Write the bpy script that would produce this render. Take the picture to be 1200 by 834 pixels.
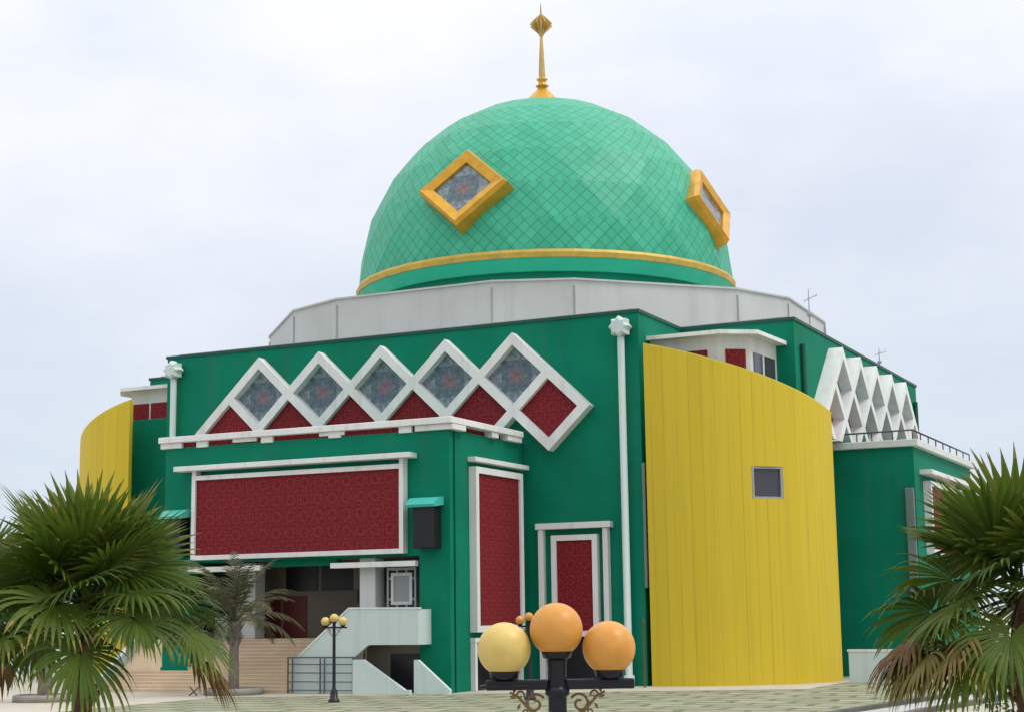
import bpy, bmesh, math, random
from mathutils import Vector, Matrix
R = math.radians
sc = bpy.context.scene
for o in list(bpy.data.objects): bpy.data.objects.remove(o)
C = sc.collection

# ------------------------------------------------------------------ camera
F_PX, PITCH, YAW, ROLL = 1892.6, 0.1590, 0.4520, -0.01411
CAM = Vector((42.814, -93.319, 3.4))
c_, s_ = math.cos(YAW), math.sin(YAW)
Rv = Vector((c_, s_, 0)); Fv = Vector((-s_*math.cos(PITCH), c_*math.cos(PITCH), math.sin(PITCH))); Uv = Rv.cross(Fv)
cr, sr = math.cos(ROLL), math.sin(ROLL)
X_ = Rv*cr + Uv*sr; Y_ = Uv*cr - Rv*sr
cam = bpy.data.cameras.new('camera'); cam.sensor_width = 36; cam.sensor_fit = 'HORIZONTAL'
cam.lens = 36*F_PX/1200; cam.clip_start = 0.2; cam.clip_end = 4000
co = bpy.data.objects.new('camera', cam); C.objects.link(co); sc.camera = co
m = Matrix.Identity(4)
for i in range(3):
    m[i][0] = X_[i]; m[i][1] = Y_[i]; m[i][2] = -Fv[i]; m[i][3] = CAM[i]
co.matrix_world = m

def ray_at(px, py, dist):
    """where a thing seen along this line of sight stands, dist metres along the view axis"""
    a, b = px-600, py-417
    a, b = cr*a + sr*b, -sr*a + cr*b
    return CAM + (Fv + Rv*(a/F_PX) - Uv*(b/F_PX))*dist

# ------------------------------------------------------------------ sky, sun, exposure
SUN_EL, SUN_AZ = R(56), R(80)      # direction to the sun, azimuth clockwise from +Y
w = bpy.data.worlds.new('World'); sc.world = w; w.use_nodes = True
nt = w.node_tree; nt.nodes.clear()
def N(t, **k):
    n = nt.nodes.new(t)
    for a, b in k.items(): setattr(n, a, b)
    return n
out = N('ShaderNodeOutputWorld'); bg1 = N('ShaderNodeBackground'); bg2 = N('ShaderNodeBackground'); mixs = N('ShaderNodeMixShader')
sky = N('ShaderNodeTexSky', sky_type='NISHITA', sun_disc=False, sun_elevation=SUN_EL, sun_rotation=SUN_AZ)
nt.links.new(sky.outputs[0], bg1.inputs[0]); bg1.inputs[1].default_value = 0.11
tc = N('ShaderNodeTexCoord'); sep = N('ShaderNodeSeparateXYZ'); nt.links.new(tc.outputs['Generated'], sep.inputs[0])
# overcast cloud sheet: brighter overhead than at the horizon, broken by broad soft cloud shapes
noi = N('ShaderNodeTexNoise'); noi.inputs['Scale'].default_value = 2.6; noi.inputs['Detail'].default_value = 6; noi.inputs['Roughness'].default_value = .55
mp = N('ShaderNodeMapping'); mp.inputs['Scale'].default_value = (1, 1, 2.2); mp.inputs['Location'].default_value = (.35, .2, .4)
nt.links.new(tc.outputs['Generated'], mp.inputs[0]); nt.links.new(mp.outputs[0], noi.inputs['Vector'])
elr = N('ShaderNodeValToRGB')
e = elr.color_ramp; e.elements[0].position = 0.0; e.elements[0].color = (.56, .64, .75, 1)
e.elements[1].position = 1.0; e.elements[1].color = (1.55, 1.55, 1.55, 1)
for pos, col in ((.12, (.66, .715, .80, 1)), (.24, (.76, .79, .86, 1)), (.36, (.92, .93, .96, 1)), (.5, (1.05, 1.05, 1.05, 1))):
    q = e.elements.new(pos); q.color = col
nt.links.new(sep.outputs['Z'], elr.inputs[0])
nr = N('ShaderNodeValToRGB'); nr.color_ramp.elements[0].position = .36; nr.color_ramp.elements[0].color = (.90, .93, .98, 1)
nr.color_ramp.elements[1].position = .64; nr.color_ramp.elements[1].color = (1.15, 1.13, 1.10, 1)
nt.links.new(noi.outputs[0], nr.inputs[0])
mul = N('ShaderNodeMix', data_type='RGBA', blend_type='MULTIPLY'); mul.clamp_result = False
mul.inputs[0].default_value = 1
nt.links.new(elr.outputs[0], mul.inputs[6]); nt.links.new(nr.outputs[0], mul.inputs[7])
nt.links.new(mul.outputs[2], bg2.inputs[0]); bg2.inputs[1].default_value = 1.14
mixs.inputs[0].default_value = 0.9
nt.links.new(bg1.outputs[0], mixs.inputs[1]); nt.links.new(bg2.outputs[0], mixs.inputs[2]); nt.links.new(mixs.outputs[0], out.inputs[0])

sl = bpy.data.lights.new('sun', 'SUN'); sl.energy = 1.5; sl.angle = R(22); sl.color = (1, .96, .9)
so = bpy.data.objects.new('sun', sl); C.objects.link(so)
sd = Vector((math.sin(SUN_AZ)*math.cos(SUN_EL), math.cos(SUN_AZ)*math.cos(SUN_EL), math.sin(SUN_EL)))
so.rotation_euler = sd.to_track_quat('Z', 'Y').to_euler(); so.location = (60, -60, 80)
sc.view_settings.view_transform = 'Standard'; sc.view_settings.look = 'None'
sc.view_settings.exposure = 0.0; sc.view_settings.gamma = 1; sc.view_settings.use_curve_mapping = False

# ------------------------------------------------------------------ materials
def newmat(name):
    mt = bpy.data.materials.new(name); mt.use_nodes = True
    n = mt.node_tree; b = n.nodes['Principled BSDF']
    return mt, n, b
def nd(n, t, **k):
    x = n.nodes.new(t)
    for a, b in k.items(): setattr(x, a, b)
    return x
def noise(n, vec, scale, detail=4, rough=.6):
    x = nd(n, 'ShaderNodeTexNoise'); x.inputs['Scale'].default_value = scale; x.inputs['Detail'].default_value = detail; x.inputs['Roughness'].default_value = rough
    n.links.new(vec, x.inputs['Vector']); return x.outputs[0]
def ramp(n, fac, stops):
    x = nd(n, 'ShaderNodeValToRGB'); e = x.color_ramp
    e.elements[0].position = stops[0][0]; e.elements[0].color = (*stops[0][1], 1)
    e.elements[1].position = stops[-1][0]; e.elements[1].color = (*stops[-1][1], 1)
    for p, c in stops[1:-1]:
        q = e.elements.new(p); q.color = (*c, 1)
    n.links.new(fac, x.inputs[0]); return x.outputs[0]
def mixc(n, fac, a, b, mode='MIX'):
    x = nd(n, 'ShaderNodeMix', data_type='RGBA', blend_type=mode)
    for s, v in ((0, fac), (6, a), (7, b)):
        if hasattr(v, 'is_output') or isinstance(v, bpy.types.NodeSocket): n.links.new(v, x.inputs[s])
        elif s == 0: x.inputs[0].default_value = v
        else: x.inputs[s].default_value = (*v, 1)
    return x.outputs[2]
def coords(n, scale=(1, 1, 1), kind='Object'):
    t = nd(n, 'ShaderNodeTexCoord'); mpn = nd(n, 'ShaderNodeMapping'); mpn.inputs['Scale'].default_value = scale
    n.links.new(t.outputs[kind], mpn.inputs[0]); return mpn.outputs[0]
def bump(n, b, h, strength=.2, dist=.02):
    x = nd(n, 'ShaderNodeBump'); x.inputs['Strength'].default_value = strength; x.inputs['Distance'].default_value = dist
    n.links.new(h, x.inputs['Height']); n.links.new(x.outputs[0], b.inputs['Normal'])
def math_(n, op, a, b=None, c=None):
    x = nd(n, 'ShaderNodeMath', operation=op)
    for i, v in enumerate((a, b, c)):
        if v is None: continue
        if isinstance(v, bpy.types.NodeSocket): n.links.new(v, x.inputs[i])
        else: x.inputs[i].default_value = v
    return x.outputs[0]

def painted(name, col, rough=.6, var=.12, streak=.10, dirt=(.35, .33, .28), bmp=.12, streak_scale=1.2, spec=.3):
    """painted render: broad patchy variation, vertical rain streaks, faint roller texture"""
    mt, n, b = newmat(name)
    v = coords(n)
    big = noise(n, v, .35, 5)
    c1 = ramp(n, big, [(.3, tuple(x*(1-var) for x in col)), (.7, tuple(min(1, x*(1+var)) for x in col))])
    vs = coords(n, (streak_scale, streak_scale, .06))
    st = noise(n, vs, 1.6, 6, .7)
    sf = ramp(n, st, [(.5, (0, 0, 0)), (.78, (streak*3, streak*3, streak*3))])
    c2 = mixc(n, sf, c1, tuple(x*.55+d*.12 for x, d in zip(col, dirt)))
    n.links.new(c2, b.inputs['Base Color'])
    b.inputs['Roughness'].default_value = rough; b.inputs['Specular IOR Level'].default_value = spec
    bump(n, b, noise(n, v, 14, 4), bmp, .02)
    return mt

M = {}
M['green'] = painted('green_wall_paint', (.002, .178, .105), .7, .13, .16, spec=.10)
M['green_dark'] = painted('dark_green_paint', (.003, .10, .06), .5, .1, .05)
M['teal'] = painted('teal_paint', (.05, .42, .36), .45, .08, .06)
M['white'] = painted('white_trim_paint', (.72, .73, .72), .55, .07, .22, (.25, .25, .22))
M['offwhite'] = painted('off_white_render', (.60, .62, .60), .7, .06, .14, (.25, .23, .2), .2)
M['drum'] = painted('weathered_white_cladding', (.47, .49, .48), .6, .07, .14, (.25, .23, .2), .2, .5)
M['stair_white'] = painted('pale_green_white_render', (.55, .64, .62), .65, .05, .12, (.25, .23, .2), .2)
M['grey'] = painted('grey_metal_paint', (.30, .32, .33), .45, .08, .06)
M['pipe'] = painted('grey_green_pipe_paint', (.15, .19, .18), .5, .15, .15)
M['rail_grey'] = painted('dark_grey_rail_paint', (.10, .12, .12), .45, .1, .05)
M['coping'] = painted('dark_green_coping', (.01, .07, .05), .5, .1, .05)
M['rail'] = painted('dark_rail_paint', (.05, .055, .06), .4, .1, .05)
M['lamp_black'] = painted('black_lamp_paint', (.009, .009, .015), .35, .2, .0)
M['interior'] = painted('brown_grey_tiled_wall', (.15, .125, .10), .5, .2, .1)
M['ceiling'] = painted('soffit_paint', (.25, .26, .25), .6, .1, .05)
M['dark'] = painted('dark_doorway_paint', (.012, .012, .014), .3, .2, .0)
M['brown_red'] = painted('brown_red_door_paint', (.12, .02, .02), .4, .1, .05)

def yellow_mat():
    mt, n, b = newmat('yellow_ribbed_cladding')
    t = nd(n, 'ShaderNodeUVMap', uv_map='UVMap')
    sp = nd(n, 'ShaderNodeSeparateXYZ'); n.links.new(t.outputs[0], sp.inputs[0])
    u = sp.outputs[0]
    fr = math_(n, 'FRACT', math_(n, 'MULTIPLY', u, 1/.62))
    seam = math_(n, 'LESS_THAN', math_(n, 'ABSOLUTE', math_(n, 'SUBTRACT', fr, .5)), .035)
    mp1 = nd(n, 'ShaderNodeMapping'); mp1.inputs['Scale'].default_value = (1.6, .035, 1); n.links.new(t.outputs[0], mp1.inputs[0])
    st = noise(n, mp1.outputs[0], 2.4, 7, .7)
    pan = nd(n, 'ShaderNodeTexWhiteNoise', noise_dimensions='1D'); n.links.new(math_(n, 'FLOOR', math_(n, 'ADD', math_(n, 'MULTIPLY', u, 1/.62), .5)), pan.inputs['W'])
    base = ramp(n, pan.outputs[0], [(0, (.575, .425, .028)), (1, (.60, .448, .032))])
    sf = ramp(n, st, [(.48, (0, 0, 0)), (.72, (.62, .62, .62))])
    c = mixc(n, sf, base, (.45, .34, .035))
    sn = math_(n, 'MULTIPLY', seam, ramp(n, st, [(.35, (.10, .10, .10)), (.62, (.34, .34, .34))]))
    c = mixc(n, sn, c, (.26, .20, .03))
    mp2 = nd(n, 'ShaderNodeMapping'); mp2.inputs['Scale'].default_value = (9, .05, 1); n.links.new(t.outputs[0], mp2.inputs[0])
    c = mixc(n, ramp(n, noise(n, mp2.outputs[0], 1.0, 5, .7), [(.60, (0, 0, 0)), (.74, (.45, .45, .45))]), c, (.38, .29, .04))
    n.links.new(c, b.inputs['Base Color']); b.inputs['Roughness'].default_value = .6; b.inputs['Specular IOR Level'].default_value = .2
    bump(n, b, math_(n, 'ADD', math_(n, 'MULTIPLY', seam, -1), math_(n, 'MULTIPLY', st, .5)), .35, .03)
    return mt
M['yellow'] = yellow_mat()
M['yellow_edge'] = painted('yellow_edge_paint', (.62, .50, .06), .5, .08, .06)

def dome_mat():
    mt, n, b = newmat('green_dome_shingles')
    t = nd(n, 'ShaderNodeUVMap', uv_map='UVMap')
    sp = nd(n, 'ShaderNodeSeparateXYZ'); n.links.new(t.outputs[0], sp.inputs[0])
    a = math_(n, 'ADD', sp.outputs[0], sp.outputs[1]); d = math_(n, 'SUBTRACT', sp.outputs[0], sp.outputs[1])
    def line(x):
        return math_(n, 'LESS_THAN', math_(n, 'ABSOLUTE', math_(n, 'SUBTRACT', math_(n, 'FRACT', x), .5)), .05)
    ln = math_(n, 'MAXIMUM', line(a), line(d))
    cb = nd(n, 'ShaderNodeCombineXYZ')
    n.links.new(math_(n, 'FLOOR', math_(n, 'ADD', a, .5)), cb.inputs[0]); n.links.new(math_(n, 'FLOOR', math_(n, 'ADD', d, .5)), cb.inputs[1])
    wn = nd(n, 'ShaderNodeTexWhiteNoise', noise_dimensions='3D'); n.links.new(cb.outputs[0], wn.inputs['Vector'])
    base = ramp(n, wn.outputs[0], [(0, (.032, .33, .195)), (1, (.045, .395, .24))])
    big = noise(n, coords(n), .25, 4)
    base = mixc(n, ramp(n, big, [(.35, (0, 0, 0)), (.7, (.35, .35, .35))]), base, (.05, .42, .27))
    c = mixc(n, math_(n, 'MULTIPLY', ln, .6), base, (.012, .15, .085))
    n.links.new(c, b.inputs['Base Color']); b.inputs['Roughness'].default_value = .48; b.inputs['Specular IOR Level'].default_value = .30
    fa = math_(n, 'FRACT', math_(n, 'ADD', a, .5))
    bump(n, b, math_(n, 'ADD', math_(n, 'MULTIPLY', ln, -1), math_(n, 'MULTIPLY', wn.outputs[0], .3)), .4, .04)
    return mt
M['dome'] = dome_mat()
M['dome_ring'] = painted('green_paint_with_bounce_light', (.018, .47, .29), .4, .08, .05)  # green ring paint, brightened to carry light bounced up from the white drum roof

def gold_mat(name, col, rough, metal):
    mt, n, b = newmat(name); v = coords(n)
    c = ramp(n, noise(n, v, 1.4, 5), [(.3, tuple(x*.8 for x in col)), (.7, tuple(min(1, x*1.12) for x in col))])
    n.links.new(c, b.inputs['Base Color']); b.inputs['Roughness'].default_value = rough; b.inputs['Metallic'].default_value = metal
    bump(n, b, noise(n, v, 9, 3), .1, .02)
    return mt
M['gold'] = gold_mat('gold_sheet', (.62, .33, .035), .38, .55)
M['gold_band'] = gold_mat('dull_gold_band', (.50, .34, .055), .5, .2)
M['brass'] = gold_mat('pale_brass', (.56, .38, .13), .4, .6)
M['bronze'] = gold_mat('bronze_scrollwork', (.17, .10, .035), .5, .4)

def red_mat():
    """red cut-out screen with a square-in-square lattice of stars"""
    mt, n, b = newmat('red_patterned_screen')
    t = nd(n, 'ShaderNodeUVMap', uv_map='UVMap')
    sp = nd(n, 'ShaderNodeSeparateXYZ'); n.links.new(t.outputs[0], sp.inputs[0])
    def tri(x, s): 
        return math_(n, 'ABSOLUTE', math_(n, 'SUBTRACT', math_(n, 'FRACT', math_(n, 'MULTIPLY', x, s)), .5))
    u, v = sp.outputs[0], sp.outputs[1]
    du, dv = tri(u, 1/.78), tri(v, 1/.78)
    mx = math_(n, 'MAXIMUM', du, dv); sm = math_(n, 'ADD', du, dv)
    star = math_(n, 'MINIMUM', math_(n, 'ABSOLUTE', math_(n, 'SUBTRACT', mx, .25)), math_(n, 'ABSOLUTE', math_(n, 'SUBTRACT', sm, .36)))
    l1 = math_(n, 'LESS_THAN', star, .035)
    grid = math_(n, 'GREATER_THAN', mx, .465)
    fine = noise(n, t.outputs[0], 13, 4, .7)
    base = ramp(n, fine, [(.34, (.085, .006, .009)), (.5, (.175, .012, .020)), (.68, (.29, .045, .045))])
    c = mixc(n, math_(n, 'MULTIPLY', l1, .25), base, (.33, .065, .055))
    c = mixc(n, math_(n, 'MULTIPLY', grid, .26), c, (.26, .045, .055))
    n.links.new(c, b.inputs['Base Color']); b.inputs['Roughness'].default_value = .7; b.inputs['Specular IOR Level'].default_value = .12
    bump(n, b, math_(n, 'ADD', l1, fine), .4, .03)
    return mt
M['red'] = red_mat()

def glass_mat():
    """leaded glass: blue-grey panes, an ornamental rose in the middle and pale quatrefoils at the tips"""
    mt, n, b = newmat('ornamental_leaded_glass')
    t = nd(n, 'ShaderNodeUVMap', uv_map='UVMap')       # uv is -1..1 over the pane
    sp = nd(n, 'ShaderNodeSeparateXYZ'); n.links.new(t.outputs[0], sp.inputs[0])
    u, v = sp.outputs[0], sp.outputs[1]
    r = math_(n, 'SQRT', math_(n, 'ADD', math_(n, 'MULTIPLY', u, u), math_(n, 'MULTIPLY', v, v)))
    ang = math_(n, 'ARCTAN2', v, u)
    pet = math_(n, 'ADD', math_(n, 'MULTIPLY', math_(n, 'COSINE', math_(n, 'MULTIPLY', ang, 8)), .09), .22)
    rose = math_(n, 'LESS_THAN', r, pet)
    au, av = math_(n, 'ABSOLUTE', u), math_(n, 'ABSOLUTE', v)
    tip = math_(n, 'GREATER_THAN', math_(n, 'MAXIMUM', au, av), .52)
    ringd = math_(n, 'LESS_THAN', math_(n, 'ABSOLUTE', math_(n, 'SUBTRACT', r, math_(n, 'ADD', pet, .18))), .03)
    lead = math_(n, 'MAXIMUM', math_(n, 'LESS_THAN', math_(n, 'ABSOLUTE', math_(n, 'SUBTRACT', au, av)), .018), ringd)
    nz = noise(n, t.outputs[0], 4.5, 4, .7)
    base = ramp(n, nz, [(.3, (.055, .085, .115)), (.7, (.13, .19, .22))])
    c = mixc(n, math_(n, 'MULTIPLY', tip, .55), base, ramp(n, nz, [(.42, (.12, .16, .19)), (.6, (.33, .42, .42))]))
    c = mixc(n, math_(n, 'MULTIPLY', rose, .6), c, ramp(n, nz, [(.40, (.10, .10, .12)), (.55, (.36, .09, .08))]))
    c = mixc(n, math_(n, 'MULTIPLY', lead, .5), c, (.03, .035, .05))
    n.links.new(c, b.inputs['Base Color']); b.inputs['Roughness'].default_value = .18; b.inputs['Specular IOR Level'].default_value = .5
    bump(n, b, nz, .15, .02)
    return mt
M['glass'] = glass_mat()
def plain_glass():
    mt, n, b = newmat('dark_window_glass')
    b.inputs['Base Color'].default_value = (.05, .05, .065, 1); b.inputs['Roughness'].default_value = .12
    bump(n, b, noise(n, coords(n), 2, 2), .05, .02)
    return mt
M['pane'] = plain_glass()

def globe_mat(name, lo, hi):
    mt, n, b = newmat(name); v = coords(n)
    nz = noise(n, v, 7, 5)
    c = ramp(n, nz, [(.3, lo), (.7, hi)])
    c = mixc(n, ramp(n, noise(n, v, 45, 3), [(.66, (0, 0, 0)), (.8, (.10, .10, .10))]), c, tuple(x*.6 for x in lo))
    n.links.new(c, b.inputs['Base Color']); b.inputs['Roughness'].default_value = .42; b.inputs['Specular IOR Level'].default_value = .4
    b.inputs['Subsurface Weight'].default_value = .25; b.inputs['Subsurface Radius'].default_value = (.06, .035, .012); b.inputs['Subsurface Scale'].default_value = .6
    return mt
M['globe_orange'] = globe_mat('orange_frosted_globe', (.56, .245, .04), (.64, .31, .06))
M['globe_yellow'] = globe_mat('pale_yellow_frosted_globe', (.58, .42, .12), (.66, .50, .16))

def leaf_mat(name, stops, rough=.45, trans=.25):
    mt, n, b = newmat(name)
    at = nd(n, 'ShaderNodeAttribute', attribute_name='tint')
    c = ramp(n, at.outputs['Fac'], stops)
    n.links.new(c, b.inputs['Base Color']); b.inputs['Roughness'].default_value = rough; b.inputs['Specular IOR Level'].default_value = .25
    tr = nd(n, 'ShaderNodeBsdfTranslucent'); n.links.new(c, tr.inputs[0])
    mx = nd(n, 'ShaderNodeMixShader'); mx.inputs[0].default_value = trans
    n.links.new(b.outputs[0], mx.inputs[1]); n.links.new(tr.outputs[0], mx.inputs[2])
    n.links.new(mx.outputs[0], n.nodes['Material Output'].inputs[0])
    return mt
M['leaf'] = leaf_mat('fan_palm_leaf', [(0, (.020, .040, .006)), (.35, (.052, .095, .010)), (.7, (.115, .165, .020)), (.88, (.19, .20, .035)), (1, (.32, .24, .06))], .5, .35)
M['dry'] = leaf_mat('dry_palm_leaf', [(0, (.07, .04, .018)), (.5, (.17, .10, .03)), (1, (.15, .14, .035))], .7, .15)
M['date'] = leaf_mat('date_palm_leaf', [(0, (.05, .055, .03)), (.5, (.09, .10, .05)), (1, (.17, .15, .09))], .6, .2)
M['bush'] = leaf_mat('shrub_leaf', [(0, (.015, .035, .01)), (.6, (.04, .085, .02)), (1, (.09, .12, .03))], .5, .2)
M['farwood'] = leaf_mat('far_tree_leaf', [(0, (.03, .05, .03)), (.6, (.05, .08, .045)), (1, (.08, .11, .06))], .6, .2)

def bark_mat(name, a, bcol, ring=7):
    mt, n, b = newmat(name); v = coords(n)
    vz = coords(n, (3, 3, ring))
    k = noise(n, vz, 2.2, 6, .7)
    n.links.new(ramp(n, k, [(.3, a), (.7, bcol)]), b.inputs['Base Color']); b.inputs['Roughness'].default_value = .9
    bump(n, b, k, .8, .05)
    return mt
M['bark'] = bark_mat('fibrous_brown_bark', (.05, .025, .015), (.17, .085, .045))
M['bark_grey'] = bark_mat('grey_ringed_bark', (.10, .085, .075), (.27, .235, .20), 9)

def plaza_mat():
    """grass-joint pavers: pale concrete slabs in rows, mossy joints of uneven width"""
    mt, n, b = newmat('grass_joint_pavers'); v = coords(n)
    wob = nd(n, 'ShaderNodeVectorMath', operation='ADD'); n.links.new(v, wob.inputs[0])
    nz = nd(n, 'ShaderNodeTexNoise'); nz.inputs['Scale'].default_value = .9; n.links.new(v, nz.inputs['Vector'])
    sc_ = nd(n, 'ShaderNodeVectorMath', operation='SCALE'); sc_.inputs['Scale'].default_value = .55; n.links.new(nz.outputs['Color'], sc_.inputs[0]); n.links.new(sc_.outputs[0], wob.inputs[1])
    br = nd(n, 'ShaderNodeTexBrick'); n.links.new(wob.outputs[0], br.inputs['Vector'])
    br.inputs['Scale'].default_value = 1; br.inputs['Brick Width'].default_value = 2.4; br.inputs['Row Height'].default_value = 1.5
    br.inputs['Mortar Size'].default_value = .17; br.inputs['Mortar Smooth'].default_value = .3
    br.inputs['Color1'].default_value = (.34, .335, .25, 1); br.inputs['Color2'].default_value = (.26, .26, .185, 1)
    patch = noise(n, v, .5, 6, .7)
    slab = mixc(n, ramp(n, patch, [(.40, (0, 0, 0)), (.62, (.85, .85, .85))]), br.outputs[0], (.19, .21, .12))
    slab = mixc(n, ramp(n, noise(n, v, 6, 5), [(.5, (0, 0, 0)), (.75, (.4, .4, .4))]), slab, (.22, .21, .16))
    grass = ramp(n, noise(n, v, 8, 4), [(.3, (.07, .09, .035)), (.7, (.19, .20, .10))])
    jf = math_(n, 'MULTIPLY', br.outputs[1], ramp(n, noise(n, v, .6, 5, .7), [(.34, (.25, .25, .25)), (.5, (1, 1, 1))]))
    n.links.new(mixc(n, jf, slab, grass), b.inputs['Base Color']); b.inputs['Roughness'].default_value = .85
    bump(n, b, math_(n, 'SUBTRACT', noise(n, v, 20, 3), br.outputs[1]), .5, .03)
    return mt
M['plaza'] = plaza_mat()
def conc_mat(name, a, bcol, joint=None):
    mt, n, b = newmat(name); v = coords(n)
    c = ramp(n, noise(n, v, .7, 6, .7), [(.3, a), (.7, bcol)])
    c = mixc(n, ramp(n, noise(n, v, 9, 4), [(.55, (0, 0, 0)), (.8, (.35, .35, .35))]), c, tuple(x*.55 for x in a))
    n.links.new(c, b.inputs['Base Color']); b.inputs['Roughness'].default_value = .85
    bump(n, b, noise(n, v, 30, 3), .3, .01)
    return mt
M['apron'] = conc_mat('pale_beige_concrete', (.42, .38, .31), (.52, .48, .41))
M['earth'] = conc_mat('sandy_earth', (.33, .31, .25), (.46, .44, .37))
M['steps'] = conc_mat('tan_stone_steps', (.66, .52, .36), (.78, .64, .46))
M['kerb'] = conc_mat('dark_weathered_kerb', (.05, .05, .045), (.13, .13, .11))
M['path'] = conc_mat('grey_path_concrete', (.36, .36, .36), (.46, .46, .46))
M['asphalt'] = conc_mat('asphalt', (.045, .045, .045), (.07, .07, .07))
M['ring'] = conc_mat('planter_ring_concrete', (.20, .20, .17), (.34, .33, .29))
M['soil'] = conc_mat('dark_soil', (.06, .045, .03), (.12, .09, .06))

# ------------------------------------------------------------------ mesh helpers
class MB:
    def __init__(s): s.v = []; s.f = []; s.uv = {}; s.tint = {}; s.smooth = set()
    def add(s, vs, fs, uvs=None, tint=None, smooth=False):
        o = len(s.v); s.v += [tuple(x) for x in vs]
        for i, f in enumerate(fs):
            k = len(s.f); s.f.append([o+j for j in f])
            if uvs: s.uv[k] = uvs[i]
            if tint is not None: s.tint[k] = tint
            if smooth: s.smooth.add(k)
    def box(s, x0, x1, y0, y1, z0, z1):
        if x0 > x1: x0, x1 = x1, x0
        if y0 > y1: y0, y1 = y1, y0
        vs = [(x, y, z) for z in (z0, z1) for x, y in ((x0, y0), (x1, y0), (x1, y1), (x0, y1))]
        fs = [(3, 2, 1, 0), (4, 5, 6, 7), (0, 1, 5, 4), (1, 2, 6, 5), (2, 3, 7, 6), (3, 0, 4, 7)]
        uvs = []
        for f in fs:
            p = [vs[i] for i in f]
            dx = max(q[0] for q in p)-min(q[0] for q in p); dy = max(q[1] for q in p)-min(q[1] for q in p)
            if dx < 1e-6: uvs.append([(q[1], q[2]) for q in p])
            elif dy < 1e-6: uvs.append([(q[0], q[2]) for q in p])
            else: uvs.append([(q[0], q[1]) for q in p])
        s.add(vs, fs, uvs); return s
    def prism(s, poly, z0, z1, z1f=None):
        """vertical prism over a plan polygon (counter-clockwise); z1f(x,y) gives a sloped top"""
        n = len(poly)
        vs = [(x, y, z0) for x, y in poly] + [(x, y, z1f(x, y) if z1f else z1) for x, y in poly]
        fs = [tuple(range(n-1, -1, -1)), tuple(range(n, 2*n))] + [(i, (i+1) % n, n+(i+1) % n, n+i) for i in range(n)]
        s.add(vs, fs); return s
    def slab(s, poly, P):
        """polygon in local (a,b) given two depths: P(a,b,d) maps to 3D, d in (0,1)"""
        n = len(poly); vs = [P(a, b, 0) for a, b in poly]+[P(a, b, 1) for a, b in poly]
        fs = [tuple(range(n-1, -1, -1)), tuple(range(n, 2*n))] + [(i, (i+1) % n, n+(i+1) % n, n+i) for i in range(n)]
        s.add(vs, fs); return s
    def lathe(s, prof, n=24, c=(0, 0, 0), smooth=True, ph=0):
        k = len(prof); vs = []
        for r, z in prof:
            for i in range(n):
                t = 2*math.pi*(i+ph)/n; vs.append((c[0]+r*math.cos(t), c[1]+r*math.sin(t), c[2]+z))
        fs = [(j*n+i, j*n+(i+1) % n, (j+1)*n+(i+1) % n, (j+1)*n+i) for j in range(k-1) for i in range(n)]
        s.add(vs, fs, smooth=smooth)
        s.add([v for v in vs[:n]], [tuple(range(n-1, -1, -1))]); s.add([v for v in vs[-n:]], [tuple(range(n))])
        return s
    def tube(s, pts, rad, n=8, smooth=True):
        pts = [Vector(p) for p in pts]
        if not isinstance(rad, (list, tuple)): rad = [rad]*len(pts)
        vs = []; up = None
        for i, p in enumerate(pts):
            d = (pts[min(i+1, len(pts)-1)]-pts[max(i-1, 0)]).normalized()
            if up is None: up = Vector((0, 0, 1)) if abs(d.z) < .9 else Vector((1, 0, 0))
            a = d.cross(up).normalized(); b = a.cross(d).normalized(); up = b
            for k in range(n):
                t = 2*math.pi*k/n; vs.append(p + (a*math.cos(t)+b*math.sin(t))*rad[i])
        fs = [(j*n+i, j*n+(i+1) % n, (j+1)*n+(i+1) % n, (j+1)*n+i) for j in range(len(pts)-1) for i in range(n)]
        s.add(vs, fs, smooth=smooth)
        s.add(vs[:n], [tuple(range(n))]); s.add(vs[-n:], [tuple(range(n-1, -1, -1))])
        return s
    def build(s, name, mat, parent=None, bevel=0, fix=True, loc=None):
        me = bpy.data.meshes.new(name); me.from_pydata(s.v, [], s.f)
        if s.uv:
            uvl = me.uv_layers.new(name='UVMap')
            for p in me.polygons:
                q = s.uv.get(p.index)
                if q:
                    for li, u in zip(p.loop_indices, q): uvl.data[li].uv = u
        if s.tint:
            at = me.attributes.new('tint', 'FLOAT', 'FACE')
            for k, v in s.tint.items(): at.data[k].value = v
        for p in me.polygons: p.use_smooth = p.index in s.smooth
        if fix:
            bm = bmesh.new(); bm.from_mesh(me); bmesh.ops.recalc_face_normals(bm, faces=bm.faces); bm.to_mesh(me); bm.free()
        me.materials.append(mat)
        o = bpy.data.objects.new(name, me); C.objects.link(o)
        if parent: o.parent = parent
        if loc: o.location = loc
        if bevel:
            md = o.modifiers.new('bevel', 'BEVEL'); md.width = bevel; md.segments = 2; md.limit_method = 'ANGLE'
        return o
def tag(o, label=None, cat=None, group=None, kind=None):
    if label: o['label'] = label
    if cat: o['category'] = cat
    if group: o['group'] = group
    if kind: o['kind'] = kind
    return o
def empty(name, loc=(0, 0, 0)):
    o = bpy.data.objects.new(name, None); C.objects.link(o); o.location = loc; o.empty_display_size = .3; return o
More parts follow.
